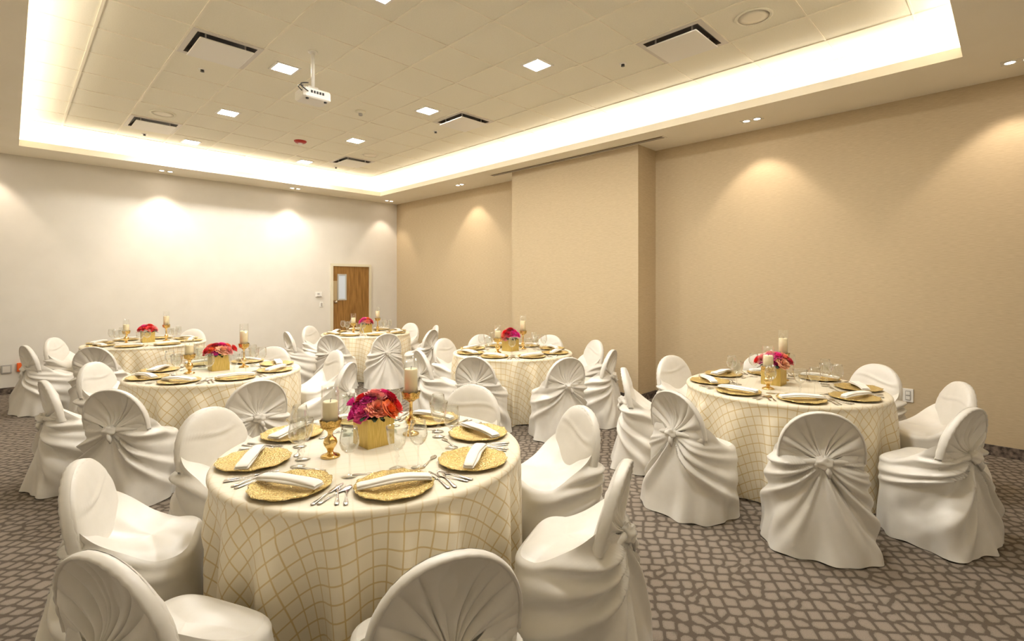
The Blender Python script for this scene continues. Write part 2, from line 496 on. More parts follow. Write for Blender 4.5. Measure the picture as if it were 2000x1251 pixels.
# ------------------------------------------------------------------ things on the ceiling
WHERE = {}
panel_frame = MB().box(-.125, .125, -.125, -.1, -.008, 0).box(-.125, .125, .1, .125, -.008, 0).box(-.125, -.1, -.1, .1, -.008, 0).box(.1, .125, -.1, .1, -.008, 0).mesh('frame', 'white_plastic', False)
panel_lens = MB().box(-.1, .1, -.1, .1, -.006, -.001).mesh('lens', 'panel_glow', False)
rows = {1.585: 'nearest', 3.535: 'second nearest', 5.485: 'middle', 7.435: 'second farthest', 9.385: 'farthest'}
for X, side in ((2.07, 'left'), (3.906, 'right')):
    for Y, rw in rows.items():
        t = tag(empty('ceiling_panel_light', (X, Y, ZC)), 'lit square ceiling panel, %s in the %s row of panels' % (rw, side), 'ceiling light', 'square ceiling panels')
        put('frame', panel_frame, t); put('lens', panel_lens, t)

vf = MB(); h2, h1 = .303, .27
for (x0, x1, y0, y1) in ((-.30, .30, -.32, -.27), (-.30, .30, .27, .32), (-.30, -.255, -.27, .27), (.255, .30, -.27, .27)):
    vf.box(x0, x1, y0, y1, -.012, .0)
vent_frame = vf.mesh('frame', 'vent_metal', False)
vent_throat = MB().lathe([(.36, 0), (.36, .05), (.0, .05)], 4, caps=False)
vent_plate = MB().bevbox(-.232, .232, -.247, .247, -.052, -.040, .006).mesh('plate', 'white_plastic', False)
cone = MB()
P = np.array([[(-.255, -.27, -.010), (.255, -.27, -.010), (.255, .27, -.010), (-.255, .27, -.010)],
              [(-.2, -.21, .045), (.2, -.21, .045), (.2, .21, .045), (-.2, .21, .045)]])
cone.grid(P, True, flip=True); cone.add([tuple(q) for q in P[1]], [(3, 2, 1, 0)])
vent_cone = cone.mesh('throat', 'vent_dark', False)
hang = MB()
for sx in (-1, 1):
    for sy in (-1, 1):
        hang.box(sx * .17 - .006, sx * .17 + .006, sy * .18 - .006, sy * .18 + .006, -.042, .045)
vent_hang = hang.mesh('hanger', 'vent_metal', False)
vl = ['nearest of the left vents above the middle left table', 'farthest on the left, beside the round speaker', 'largest, at the upper right',
      'right row, beside a lit panel', 'farthest right, near the cove corner']
for k, (X, Y) in enumerate(VENTS):
    t = tag(empty('ceiling_vent', (X, Y, ZC)), 'square metal ceiling air vent, ' + vl[k], 'air vent', 'square ceiling vents')
    put('frame', vent_frame, t); put('throat', vent_cone, t); put('plate', vent_plate, t); put('hanger', vent_hang, t)

sp_ring = MB().lathe([(.150, 0), (.150, -.008), (.135, -.012), (.125, -.008), (.125, 0)], 40).mesh('ring', 'ceiling_tile')
sp_gr = MB().lathe([(.125, -.006), (.06, -.010), (.0, -.011)], 40).mesh('grille', 'grid_metal')
for X, Y, w in ((4.518, 1.585, 'at the upper right beyond the large vent'), (1.458, 8.085, 'on the left beside the far vent'), (4.518, 8.085, 'far off beside the farthest right vent')):
    t = tag(empty('ceiling_speaker', (X, Y, ZC)), 'round cream ceiling speaker ' + w, 'speaker', 'ceiling speakers')
    put('ring', sp_ring, t); put('grille', sp_gr, t)
spk_e = MB().lathe([(.038, 0), (.038, -.004), (.026, -.007), (.0, -.007)], 20).mesh('escutcheon', 'white_plastic')
spk_h = MB().lathe([(.018, -.006), (.018, -.014), (.008, -.016), (.008, -.022), (.020, -.023), (.020, -.026), (0, -.026)], 16).mesh('head', 'dark_plastic')
for X, Y, w in ((1.458, 6.135, 'beyond the large left vent'), (4.518, 2.885, 'left of the large right vent'), (4.518, 6.135, 'beyond the middle right vent'),
                (1.458, 9.385, 'in front of the left cove'), (4.518, 9.385, 'near the far cove corner')):
    t = tag(empty('fire_sprinkler', (X, Y, ZC)), 'small ceiling fire sprinkler ' + w, 'sprinkler', 'fire sprinklers')
    put('escutcheon', spk_e, t); put('head', spk_h, t)
t = tag(empty('smoke_detector', (3.294, 6.135, ZC)), 'cream smoke detector right of the projector', 'smoke detector')
put('base', MB().lathe([(.065, 0), (.065, -.012), (.055, -.022), (.03, -.03), (0, -.03)], 28).mesh('base', 'ceiling_tile'), t)
put('sensor', MB().lathe([(.026, -.028), (.026, -.055), (.018, -.06), (0, -.06)], 20).mesh('sensor', 'grey_plastic'), t)
t = tag(empty('fire_strobe', (3.294, 8.085, ZC)), 'red fire alarm strobe on the ceiling', 'fire alarm')
put('base', MB().lathe([(.095, 0), (.095, -.012), (.075, -.03), (.05, -.035), (0, -.035)], 28).mesh('base', 'red_plastic'), t)
put('lens', MB().lathe([(.035, -.034), (.033, -.055), (.02, -.066), (0, -.068)], 20).mesh('lens', 'white_plastic'), t)

# projector on its drop pole
t = tag(empty('projector', (2.12, 4.90, ZC)), 'white projector hanging from the ceiling on a short pole', 'projector')
put('ceiling_plate', MB().lathe([(.045, 0), (.045, -.012), (.03, -.018), (.02, -.02)], 24).mesh('ceiling_plate', 'white_plastic'), t)
put('pole', MB().lathe([(.017, -.018), (.017, -.36)], 16).mesh('pole', 'white_plastic'), t)
br = MB().box(-.05, .05, -.012, .012, -.37, -.35).box(-.05, -.035, -.012, .012, -.40, -.36).box(.035, .05, -.012, .012, -.40, -.36).box(-.07, .07, -.05, .05, -.402, -.392)
put('bracket', br.mesh('bracket', 'vent_metal', False), t)
body = put('body', MB().bevbox(-.135, .135, -.115, .115, -.495, -.40, .018).mesh('body', 'white_plastic', False), t)
for k in range(5):
    put('port', MB().box(-.07 + k * .028, -.05 + k * .028, -.1175, -.114, -.45, -.425).mesh('port', 'dark_plastic', False), body)
put('foot', MB().lathe([(.014, -.495), (.014, -.507), (0, -.507)], 12, (.09, -.08, 0)).mesh('foot', 'dark_plastic'), body)
put('foot', MB().lathe([(.014, -.495), (.014, -.507), (0, -.507)], 12, (-.09, -.08, 0)).mesh('foot', 'dark_plastic'), body)
ls = MB().lathe([(.035, 0), (.035, .02), (.028, .022), (.024, .012), (0, .010)], 20).mesh('projection_lens', 'lens_glass')
o = put('projection_lens', ls, body, (.07, .114, -.45)); o.rotation_euler = (-PI / 2, 0, 0)
put('cable', MB().tube([(-.10 - .05 * math.sin(a) * 1.6, -.128 - .02 * math.sin(a), -.37 - .08 * (a / PI)) for a in np.linspace(0, PI, 14)], .006).mesh('cable', 'dark_plastic'), t)
put('cable', MB().tube([(-.12 - .06 * math.sin(a), -.06 - .03 * math.sin(a), -.38 - .06 * (a / PI)) for a in np.linspace(0, PI, 14)], .005).mesh('cable', 'dark_plastic'), t)

# wall washing twin downlights in the soffit
dl_trim = MB()
for s in (-1, 1):
    dl_trim.lathe([(.048, 0), (.048, -.004), (.036, -.006), (.034, 0)], 24, (s * .06, 0, 0))
dl_trim.box(-.115, .115, -.055, -.05, -.003, 0).box(-.115, .115, .05, .055, -.003, 0).box(-.12, -.115, -.055, .055, -.003, 0).box(.115, .12, -.055, .055, -.003, 0)
dl_trim = dl_trim.mesh('trim', 'white_plastic')
dl_lens = MB().lathe([(.034, -.002), (.0, -.003)], 20, caps=False).mesh('lens', 'wash_glow')


def downlight(X, Y, ang, dx, dy, label, tilt, half, watts):
    t = tag(empty('twin_downlight', (X, Y, ZS), ang), label, 'downlight', 'soffit downlights')
    put('trim', dl_trim, t)
    for s in (-1, 1):
        put('lens', dl_lens, t, (s * .06, 0, 0))
        if s < 0: continue
        d = bpy.data.lights.new('downlight_lamp', 'SPOT')
        d.energy = watts; d.color = WASH_COL; d.spot_size = 2 * half; d.spot_blend = .45; d.shadow_soft_size = .06
        o = bpy.data.objects.new('downlight_lamp', d); C.objects.link(o); o.parent = t
        o.location = (0, 0, -.02)
        v = Vector((dx * math.sin(tilt), dy * math.sin(tilt), -math.cos(tilt)))
        v.rotate(Matrix.Rotation(-ang, 3, 'Z'))
        o.rotation_euler = v.to_track_quat('-Z', 'Y').to_euler()
    return t


D = math.radians
for X, w in ((-.25, 'at the far left edge'), (1.90, 'above the far left table'), (4.09, 'left of the door')):
    downlight(X, YL - .33, 0, 0, 1, 'lit twin downlight before the white wall, ' + w, D(6), D(39), WASH_W)
downlight(6.24, YL - .34, 0, 0, 1, 'lit twin downlight in the far corner of the soffit', D(6), D(37), WASH_W * .8)
for Y, w in ((7.65, 'beyond the pilaster'), (2.2, 'above the right-hand table'), (-.03, 'at the right edge')):
    downlight(6.21, Y, PI / 2, 1, 0, 'lit twin downlight before the beige wall, ' + w, D(12), D(43), WASH_W)

# ------------------------------------------------------------------ chair in a knotted satin cover
ZK = .565          # height of the knot


def ymid(z):
    return .10 + (0.46 - z) * .24 if False else .004 + (.87 - z) * .235


def arch_top(x, hw=.235, z0=.60, top=.868, n=2.15):
    a = np.clip(np.abs(x) / hw, 0, 1)
    return z0 + (top - z0) * (1 - a ** n) ** (1 / n)


def chair_meshes(seed):
    rs = np.random.RandomState(seed)
    hw = .235
    M = {}
    # front of the back with its padded rim
    s = np.sin(np.linspace(-1, 1, 33) * PI / 2)
    t = np.linspace(0, 1, 44)
    S, T = np.meshgrid(s, t)
    X = S * hw
    zt = arch_top(X)
    Z = .43 + (zt - .43) * T
    e = np.maximum(np.abs(S), T ** 1.0)
    rnd = .012 + .016 * np.sqrt(np.clip(1 - np.clip((e - .80) / .20, 0, 1) ** 2, 0, 1))
    zc = .735 + .02 * np.sin(3 * X / hw + rs.rand() * 6) - .25 * (X / hw) * .08 * rs.choice([-1, 1])
    crease = .007 * np.exp(-((Z - zc) / .008) ** 2) - .004 * np.exp(-((Z - zc + .022) / .012) ** 2)
    wob = .006 * np.sin(9 * X + 14 * Z + rs.rand() * 6) * np.sin(6 * Z + rs.rand() * 6)
    Yf = ymid(Z) + rnd + crease * (1 - e ** 8) + wob * (1 - e ** 4) + .012 * (1 - (X / hw) ** 2) * np.sin(PI * np.clip(T, 0, 1))
    mb = MB().grid(np.stack([X, Yf, Z], -1), flip=True)
    Yr = ymid(Z) + .0115
    mb.grid(np.stack([X * .985, Yr, Z - .004 * T], -1))
    # rim roll along the arch
    aa = np.linspace(-1, 1, 61)
    xr = np.sin(aa * PI / 2) * hw * .985
    zr = arch_top(xr / .985) - .008
    zr = np.concatenate([[.56], zr, [.56]]); xr = np.concatenate([[xr[0]], xr, [xr[-1]]])
    ring = []
    for k in range(len(xr)):
        nx, nz = xr[k] / hw, (zr[k] - .6) / .27 if zr[k] > .6 else 0
        q = math.hypot(nx, nz) or 1; nx /= q; nz /= q
        pk = 1 + .10 * math.sin(k * 1.9 + seed) * (1 if k % 3 else .3)
        for i in range(9):
            b = 2 * PI * i / 9
            ring.append((xr[k] + nx * .009 * math.cos(b), ymid(zr[k]) - .006 + .024 * pk * math.sin(b), zr[k] + nz * .009 * math.cos(b)))
    mb.grid(np.array(ring).reshape(len(xr), 9, 3), True)
    M['backrest'] = mb.mesh('backrest', 'satin')
    # pleats gathered from the rim down to the knot
    ph = np.linspace(-1.95, 1.95, 240)
    q = np.linspace(0.05, 1, 22)
    R = np.zeros_like(ph)
    for i, p in enumerate(ph):
        dx, dz = math.sin(p), math.cos(p)
        lo, hi = 0., .45
        for _ in range(24):
            mid = (lo + hi) / 2
            x, z = dx * mid, ZK + dz * mid
            inside = abs(x) < hw * .972 and z < float(arch_top(np.array(x / .972))) - .009
            lo, hi = (mid, hi) if inside else (lo, mid)
        R[i] = lo
    PH, Q = np.meshgrid(ph, q)
    RR = Q * R[None, :]
    X = RR * np.sin(PH); Z = ZK + RR * np.cos(PH)
    nf = 19 + seed % 4
    warp = PH + .10 * np.sin(3 * PH + rs.rand() * 6) + .06 * np.sin(7 * PH + rs.rand() * 6)
    rid = np.abs(np.sin(nf * .5 * warp + rs.rand() * 3)) ** .55
    amp = .027 * np.sin(PI * np.clip(Q, 0, 1)) ** .6 * (.55 + .45 * np.sin(5 * PH + rs.rand() * 6) ** 2)
    hollow = .044 * np.sin(PI * Q ** 1.2) * np.exp(-(PH / .75) ** 2)
    pull = .045 * np.exp(-((RR) / .055) ** 2)
    band = .020 * (np.exp(-((np.abs(PH) - 1.12) / .16) ** 2) + .8 * np.exp(-((np.abs(PH) - 1.62) / .12) ** 2)) * np.sin(PI * np.clip(Q * .9 + .1, 0, 1)) ** .5
    Y = ymid(Z) - .022 - amp * (rid - .35) + hollow - pull - band
    Y = np.minimum(Y, ymid(Z) + .010)
    M['gathered_back'] = MB().grid(np.stack([X, Y, Z], -1), flip=True).mesh('gathered_back', 'satin')

    # skirt: closed sheet from seat edge to floor, swags drawn up to the knot
    nth = 264

    def loop(wx, y0, y1, ex):
        a = np.linspace(0, 2 * PI, 1601)[:-1]
        x = wx * np.sign(np.sin(a)) * np.abs(np.sin(a)) ** (2 / ex)
        y = (y0 + y1) / 2 - (y1 - y0) / 2 * np.sign(np.cos(a)) * np.abs(np.cos(a)) ** (2 / ex)
        d = np.hypot(np.diff(np.r_[x, x[0]]), np.diff(np.r_[y, y[0]]))
        L = np.r_[0, np.cumsum(d)]
        u = np.linspace(0, L[-1], nth + 1)[:-1]
        return np.interp(u, L, np.r_[x, x[0]]), np.interp(u, L, np.r_[y, y[0]]), u, L[-1]
    xt, yt, ut, Lt = loop(.247, .030, .455, 4.2)
    xb, yb, ub, Lb = loop(.305, -.095, .470, 3.0)
    side_w = sm(.05, .235, np.abs(xt))
    ztop = .476 + .205 * np.clip(1 - (yt - .04) / .30, 0, 1) ** 1.35 * side_w + .105 * (1 - sm(.06, .12, yt)) * (1 - side_w)
    rows_ = np.r_[0, .012, .025, .04, .06, np.linspace(.08, 1, 58)]
    a_s = np.where(ut > Lt / 2, ut - Lt, ut)          # signed arc length from the rear centre
    aa = np.abs(a_s); side = np.sign(a_s) + (a_s == 0)
    V = np.zeros((len(rows_), nth, 3))
    mus = {}
    for sd in (-1, 1):
        k = 8
        c = np.sort(np.array([.10, .27, .44, .60, .78, .95, 1.10, 1.26]) + rs.uniform(-.09, .09, k))
        mus[sd] = (c, rs.uniform(.035, .12, k), rs.uniform(.35, 1.35, k) * rs.choice([1, 1, .0, .2], k))
    hem = np.zeros(nth)
    for _ in range(5):
        c0 = rs.rand() * nth; hem += rs.uniform(-.012, .035) * np.exp(-((((np.arange(nth) - c0 + nth / 2) % nth) - nth / 2) / 9.) ** 2)
    hp = rs.rand(4) * 6
    th = np.arange(nth) / nth * 2 * PI
    back_half = np.abs(a_s) < .24
    tail = .05 * rs.rand() * np.exp(-((a_s - rs.uniform(-.25, .25)) / .06) ** 2)
    for k, w in enumerate(rows_):
        z = ztop * (1 - w) + .006 * w
        f = w ** 1.15
        x = xt * (1 - f) + xb * f; y = yt * (1 - f) + yb * f
        # normals in plan
        tx_, ty_ = np.roll(x, -1) - np.roll(x, 1), np.roll(y, -1) - np.roll(y, 1)
        ln_ = np.hypot(tx_, ty_) + 1e-9
        nx, ny = ty_ / ln_, -tx_ / ln_
        if (nx * x + ny * (y - .2)).mean() < 0: nx, ny = -nx, -ny
        L = .70
        sag = aa * (1 - .42 * np.clip(aa / L, 0, 1)) + .012
        mu_ = np.arctan2(ZK - z, sag * 1.0)
        d = np.zeros(nth)
        for sd in (-1, 1):
            c, sg, hh = mus[sd]
            fsum = sum(hh[i] * (np.exp(-((mu_ - c[i]) / sg[i]) ** 2) - .55 * np.exp(-((mu_ - c[i] + 1.5 * sg[i]) / (.8 * sg[i])) ** 2)) for i in range(8))
            d += np.where(side == sd, fsum, 0)
        rho = np.hypot(aa, ZK - z)
        A = .042 * sm(.0, .18, rho) * (1 - .35 * sm(.18, .32, aa)) * (1 - sm(.34, .74, aa)) * (1 - .6 * sm(.34, .58, ZK - z)) * sm(0, .10, np.full(nth, w))
        dd = d * A
        dd += .012 * np.sin(7 * th + hp[0] + 1.2 * w) * w ** 1.5 + .008 * np.sin(13 * th + hp[1]) * w ** 2
        dd += .010 * np.sin(4 * th + hp[2] + 5 * w) * np.sin(PI * w)
        dd += (hem + tail) * w ** 3
        dd -= .030 * np.exp(-(aa / .05) ** 2) * 0
        dd = np.maximum(dd, -.02) - .022 * (1 - min(w / .06, 1)) ** 2 * sm(.12, .24, yt)
        zz = z + .004 * np.sin(9 * th + hp[3]) * w ** 6
        pinch = np.exp(-(rho / .10) ** 2)
        V[k, :, 0] = (x + nx * dd) * (1 - .0 * pinch); V[k, :, 1] = y + ny * dd - .03 * pinch * (y < .15); V[k, :, 2] = np.maximum(zz, .003)
    M['skirt'] = MB().grid(V, True).mesh('skirt', 'satin')
    # seat top, tented up to the back at the sides
    rr_ = np.r_[0.0, .2, .4, .55, .68, .78, .86, .92, .97, 1.0]
    P = np.zeros((len(rr_), nth, 3))
    cx, cy = 0., .27
    for k, r_ in enumerate(rr_):
        x = cx + (V[0, :, 0] - cx) * r_; y = cy + (V[0, :, 1] - cy) * r_
        dome = .500 - .022 * r_ ** 4 + .004 * np.sin(12 * x + 20 * y + seed) + .003 * np.sin(30 * x - 17 * y)
        tent = np.maximum(ztop - .476, 0)
        P[k, :, 0] = x; P[k, :, 1] = y
        P[k, :, 2] = dome * (1 - r_ ** 10) + .476 * r_ ** 10 + tent * r_ ** 2.2
    P[-1, :, 2] = V[0, :, 2]
    M['seat'] = MB().grid(P, True, flip=True).mesh('seat', 'satin')
    # knot
    u = np.linspace(0, 2 * PI, 29)[:-1]; v = np.linspace(0, PI, 15)
    U, W = np.meshgrid(u, v)
    bumpk = 1 + .13 * np.sin(3 * U + 4 * W + seed) + .08 * np.sin(7 * W - 2 * U)
    K = np.stack([.046 * bumpk * np.sin(W) * np.cos(U), .034 * bumpk * np.sin(W) * np.sin(U), .040 * bumpk * np.cos(W)], -1)
    yk = ymid(ZK) - .088
    K[..., 1] += yk; K[..., 2] += ZK
    kb = MB().grid(K, True)
    for sd in (-1, 1):        # the two arms of the tie running into the knot
        pts = [(sd * (.02 + .05 * i), yk + .012 + .024 * i ** 1.2 / 2, ZK + .004 - .006 * i + (.006 if sd > 0 else -.004) * i) for i in range(4)]
        kb.tube(pts, [.022, .017, .014, .010], 9)
    kb.tube([(.01, yk - .012, ZK - .015), (.022, yk - .026, ZK - .05), (.026, yk - .02, ZK - .085)], [.014, .017, .006], 8)
    M['knot'] = kb.mesh('knot', 'satin')
    return M


CH = [chair_meshes(s) for s in (3, 8, 14, 21, 30)]

# ------------------------------------------------------------------ tables
TABLES = {'T1': ((1.375, 2.40), 'front table', -112, -26), 'T2': ((1.475, 5.65), 'middle left table', -135, 5), 'T3': ((1.45, 9.20), 'far left table', -118, 20),
          'T4': ((4.56, 8.28), 'table by the door', -102, 40), 'T5': ((4.62, 4.61), 'table by the pilaster', -112, 30), 'T6': ((4.68, 1.415), 'right-hand table', -105, 15)}
CHAIRS = {
    'T1': [(0.892, 1.129), (0.171, 1.843), (0.206, 2.863), (0.87, 3.546), (2.555, 1.918), (1.879, 1.186), (2.512, 2.928)],
    'T6': [(3.46, 0.814), (3.376, 1.748), (5.068, 2.636), (3.999, 2.551), (5.922, 0.932), (5.903, 1.973), (5.294, 0.29), (4.231, 0.184)],
    'T5': [(3.507, 4.087), (4.167, 3.328), (5.761, 4.104), (5.028, 3.348), (5.161, 5.833), (5.856, 5.025), (4.389, 5.787), (3.385, 4.925)],
    'T4': [(3.49, 7.441), (4.203, 6.968), (3.206, 8.413), (3.951, 9.314), (5.719, 8.59), (5.122, 7.041), (5.72, 7.74)],
    'T2': [(0.522, 4.68), (1.415, 4.291), (2.712, 5.597), (2.377, 4.632), (2.322, 6.5), (0.58, 6.449), (0.194, 5.484)],
    'T3': [(0.137, 8.845), (0.446, 9.857), (0.724, 8.05), (2.263, 10.083)]}
DIRS = ['near side', 'near right', 'right side', 'far right', 'far side', 'far left', 'left side', 'near left']
ZT = .768
RT = .77


def dir_names(c, angs):
    """name each seat by where it lies seen from the room's viewing corner, every name used once"""
    base = math.atan2(-c[1], -c[0])
    rel = [((a - base) % (2 * PI)) / (PI / 4) for a in angs]
    order = sorted(range(len(angs)), key=lambda i: rel[i])
    best = None
    import itertools
    for comb in itertools.combinations(range(8), len(angs)):
        for sh in range(len(angs)):
            cost = 0; asg = {}
            for k, i in enumerate(order):
                d_ = comb[(k + sh) % len(angs)]
                df = abs((rel[i] - d_ + 4) % 8 - 4)
                cost += df * df; asg[i] = d_
            if best is None or cost < best[0]: best = (cost, asg)
    return [DIRS[best[1][i]] for i in range(len(angs))]


def cloth_mesh(seed, rot, seats):
    rs = np.random.RandomState(seed)
    nth = 384
    th = np.linspace(0, 2 * PI, nth + 1)[:-1]
    top = [0.001, .2, .4, .6, .70, .745]
    rows_, arc = [], []
    for r in top:
        rows_.append((r, ZT, 0)); arc.append(r)
    for k in range(1, 6):
        a = PI / 2 * k / 5
        rows_.append((.748 + .022 * math.sin(a), ZT - .022 + .022 * math.cos(a), 0)); arc.append(.748 + .035 * k / 5)
    zs = np.linspace(ZT - .03, .006, 34)
    for z in zs:
        rows_.append((.77, z, (ZT - .022 - z) / (ZT - .028))); arc.append(.783 + (ZT - .022 - z))
    # irregular folds: each a rounded ridge of its own place and width
    nf = 19
    cen = (np.arange(nf) + rs.uniform(-.28, .28, nf)) * 2 * PI / nf
    wid = rs.uniform(.06, .12, nf); hgt = rs.uniform(.55, 1.2, nf); lean = rs.uniform(-.06, .06, nf); start = rs.uniform(0, .10, nf)
    V = np.zeros((len(rows_), nth, 3)); UV = np.zeros((len(rows_), nth, 2))
    for k, (r, z, t) in enumerate(rows_):
        f = np.zeros(nth)
        if t > 0:
            for i in range(nf):
                d = (th - cen[i] - lean[i] * t + PI) % (2 * PI) - PI
                w = wid[i] * (1.25 - .35 * t)
                tt = np.clip((t - start[i]) / (1 - start[i]), 0, 1)
                f += hgt[i] * tt ** .5 * np.exp(-np.abs(d / w) ** 2.4)
        f2 = .004 * np.sin(5 * th + seed + 3 * t) * t
        rad = r + .004 * min(1, t * 8) + .115 * f + f2 - .060 * t ** .5
        if t > 0:
            for (sa, sr) in seats:          # the seats stand against the cloth and press it in
                dl = (th - sa + PI) % (2 * PI) - PI
                lat = np.abs(np.sin(dl)) * rad
                lim = (sr - .505) / np.maximum(np.cos(dl), .3) + .25 * sm(.25, .36, lat) + (0 if z < .50 else .4 * (z - .50))
                rad = np.where(np.abs(dl) < .6, np.minimum(rad, np.maximum(lim, .60)), rad)
        V[k, :, 0] = rad * np.cos(th); V[k, :, 1] = rad * np.sin(th)
        V[k, :, 2] = z + (.004 * (1 + np.sin(11 * th + seed)) if t > .99 else 0)
        rho = math.radians(rot)
        swirl = .05 * np.sin(3 * th + seed) * t
        UV[k, :, 0] = arc[k] * np.cos(th - rho + swirl); UV[k, :, 1] = arc[k] * np.sin(th - rho + swirl)
    mb = MB().grid(V, True)
    me = mb.mesh('tablecloth', 'lattice_cloth')
    uvl = me.uv_layers.new(name='cloth')
    flat = UV.reshape(-1, 2)
    li = np.zeros(len(me.loops), dtype=np.int32); me.loops.foreach_get('vertex_index', li)
    uvl.data.foreach_set('uv', flat[li].ravel())
    return me


tabletop = MB().lathe([(0, .70), (.73, .70), (.735, .705), (.735, .74), (.73, .742), (0, .742)], 48, caps=False).mesh('tabletop', 'backing')
table_leg = MB().tube([(0, 0, .70), (0, 0, .02)], .022, 10).mesh('leg', 'steel')

# place setting meshes
rs0 = np.random.RandomState(5)


def plate_mesh(seed):
    rs = np.random.RandomState(seed)
    nth = 72; th = np.linspace(0, 2 * PI, nth + 1)[:-1]
    prof = [(0.0005, .007), (.05, .007), (.095, .007), (.108, .010), (.125, .015), (.145, .018), (.160, .020), (.168, .019), (.166, .016), (.145, .013), (.11, .003), (.0005, .001)]
    V = np.zeros((len(prof), nth, 3))
    sc = np.sin(14 * th + rs.rand() * 6) * .6 + np.sin(23 * th + rs.rand() * 6) * .4
    for k, (r, z) in enumerate(prof):
        e = max(0, (r - .11) / .058)
        rr = r * (1 + .022 * sc * e)
        V[k, :, 0] = rr * np.cos(th); V[k, :, 1] = rr * np.sin(th)
        V[k, :, 2] = z + (.0025 * np.sin(9 * th + rs.rand() * 6) + .0012 * sc) * e
    return MB().grid(V, True).mesh('charger_plate', 'gold_bead')


def napkin_mesh(seed, roll):
    rs = np.random.RandomState(seed)
    n = 34; L = .31; W = .062 if roll else .074
    mb = MB()
    for lay, (wsc, z0, hh) in enumerate(((1.0, .0, .010), (.86, .009, .011))):
        V = np.zeros((n, 14, 3))
        for i in range(n):
            u = i / (n - 1) * 2 - 1
            end = (1 - abs(u) ** 14) ** .5 if abs(u) < 1 else 0
            w = W * wsc * (1 + .10 * u + .05 * math.sin(5 * u + seed)) * (.9 + .1 * end)
            h = hh * (1.0 + (.55 if roll else .2) * (1 - u * u)) * (.4 + .6 * end)
            sag = .004 * math.cos(u * 1.4) + .002 * math.sin(4 * u + seed)
            for j in range(14):
                b = 2 * PI * j / 14
                y = w / 2 * math.copysign(abs(math.cos(b)) ** .55, math.cos(b)); z = h / 2 * math.copysign(abs(math.sin(b)) ** .7, math.sin(b))
                V[i, j] = (u * L / 2, y + .004 * math.sin(3 * u + lay) + lay * .003, z0 + h / 2 + z + sag + .0012 * math.sin(y * 190 + seed) * (1 if z > 0 else 0))
        mb.grid(V, True)
        mb.add([tuple(p) for p in V[0]], [tuple(range(13, -1, -1))]); mb.add([tuple(p) for p in V[-1]], [tuple(range(14))])
    return mb.mesh('napkin', 'napkin')


PLATES = [plate_mesh(s) for s in (1, 2, 3)]
NAPS = [napkin_mesh(1, True), napkin_mesh(2, False), napkin_mesh(4, True)]


def strip(prof, zf, th=.0016):
    """flat implement from (x, half width) stations, with a height function"""
    P = []
    for x, w in prof:
        z = zf(x)
        P.append([(x, -w, z), (x, -w * .6, z + th), (x, w * .6, z + th), (x, w, z), (x, w * .6, z - th * .4), (x, -w * .6, z - th * .4)])
    return np.array(P)


def handle(mb):
    mb.grid(strip([(-.10, .002), (-.097, .0085), (-.08, .0095), (-.05, .006), (-.02, .0035), (.02, .003)], lambda x: .003 + .0025 * math.exp(-((x) / .04) ** 2), .0018), True)


fk = MB(); handle(fk)
fk.grid(strip([(.02, .003), (.032, .007), (.045, .0115), (.058, .012)], lambda x: .0045 - .0035 * math.sin((x - .02) / .06 * 2), .001), True)
for k in range(4):
    y = -.0095 + k * .00633
    q = strip([(.056, .0018), (.085, .0015), (.104, .0006)], lambda x: .002 + .003 * ((x - .056) / .05), .0008); q[..., 1] += y
    fk.grid(q, True)
FORK = fk.mesh('dinner_fork', 'steel')
kf = MB(); handle(kf)
kf.grid(strip([(.02, .004), (.03, .009), (.07, .0105), (.11, .009), (.125, .002)], lambda x: .003, .0009), True)
KNIFE = kf.mesh('dinner_knife', 'steel')
sp_ = MB(); handle(sp_)
sp_.grid(strip([(.02, .003), (.035, .009), (.05, .0165), (.068, .0195), (.085, .016), (.095, .009), (.099, .001)], lambda x: .0045 - .002 * math.sin((x - .02) / .08 * PI), .001), True)
SPOON = sp_.mesh('spoon', 'steel')

WINE = {'foot': MB().lathe([(0, .0008), (.034, .001), (.035, .003), (.012, .006), (.005, .012)], 28, caps=False).mesh('foot', 'stemware'),
        'stem': MB().lathe([(.005, .012), (.0038, .03), (.0036, .09), (.006, .103)], 14, caps=False).mesh('stem', 'stemware'),
        'bowl': MB().lathe([(.006, .103), (.022, .112), (.036, .128), (.0435, .150), (.043, .172), (.038, .198), (.034, .222), (.0325, .222), (.0365, .198), (.0415, .172), (.042, .150), (.035, .130), (.02, .114), (0, .108)], 32, caps=False).mesh('bowl', 'stemware')}
GOB = {'foot': MB().lathe([(0, .0008), (.036, .001), (.037, .004), (.014, .008), (.006, .014)], 28, caps=False).mesh('foot', 'stemware'),
       'stem': MB().lathe([(.006, .014), (.005, .03), (.011, .04), (.006, .05), (.012, .060), (.006, .070), (.008, .085)], 14, caps=False).mesh('stem', 'stemware'),
       'bowl': MB().lathe([(.008, .085), (.026, .096), (.038, .115), (.045, .14), (.049, .175), (.052, .20), (.0505, .20), (.0475, .175), (.0435, .14), (.036, .117), (.02, .098), (0, .092)], 32, caps=False).mesh('bowl', 'stemware')}

# centrepieces
VS = .079
vb = MB()
vb.box(-VS, VS, -VS, VS, 0, .012)
for (x0, x1, y0, y1) in ((-VS, -VS + .006, -VS, VS), (VS - .006, VS, -VS, VS), (-VS + .006, VS - .006, -VS, -VS + .006), (-VS + .006, VS - .006, VS - .006, VS)):
    vb.box(x0, x1, y0, y1, .012, .155)
VASE = vb.mesh('body', 'gold_brushed', False)
VASE_SHADE = MB().box(-VS + .006, VS - .006, -VS + .006, VS - .006, .11, .135).mesh('inner_shade', 'vase_inside', False)  # near-black block painted for the shade inside the hollow vase


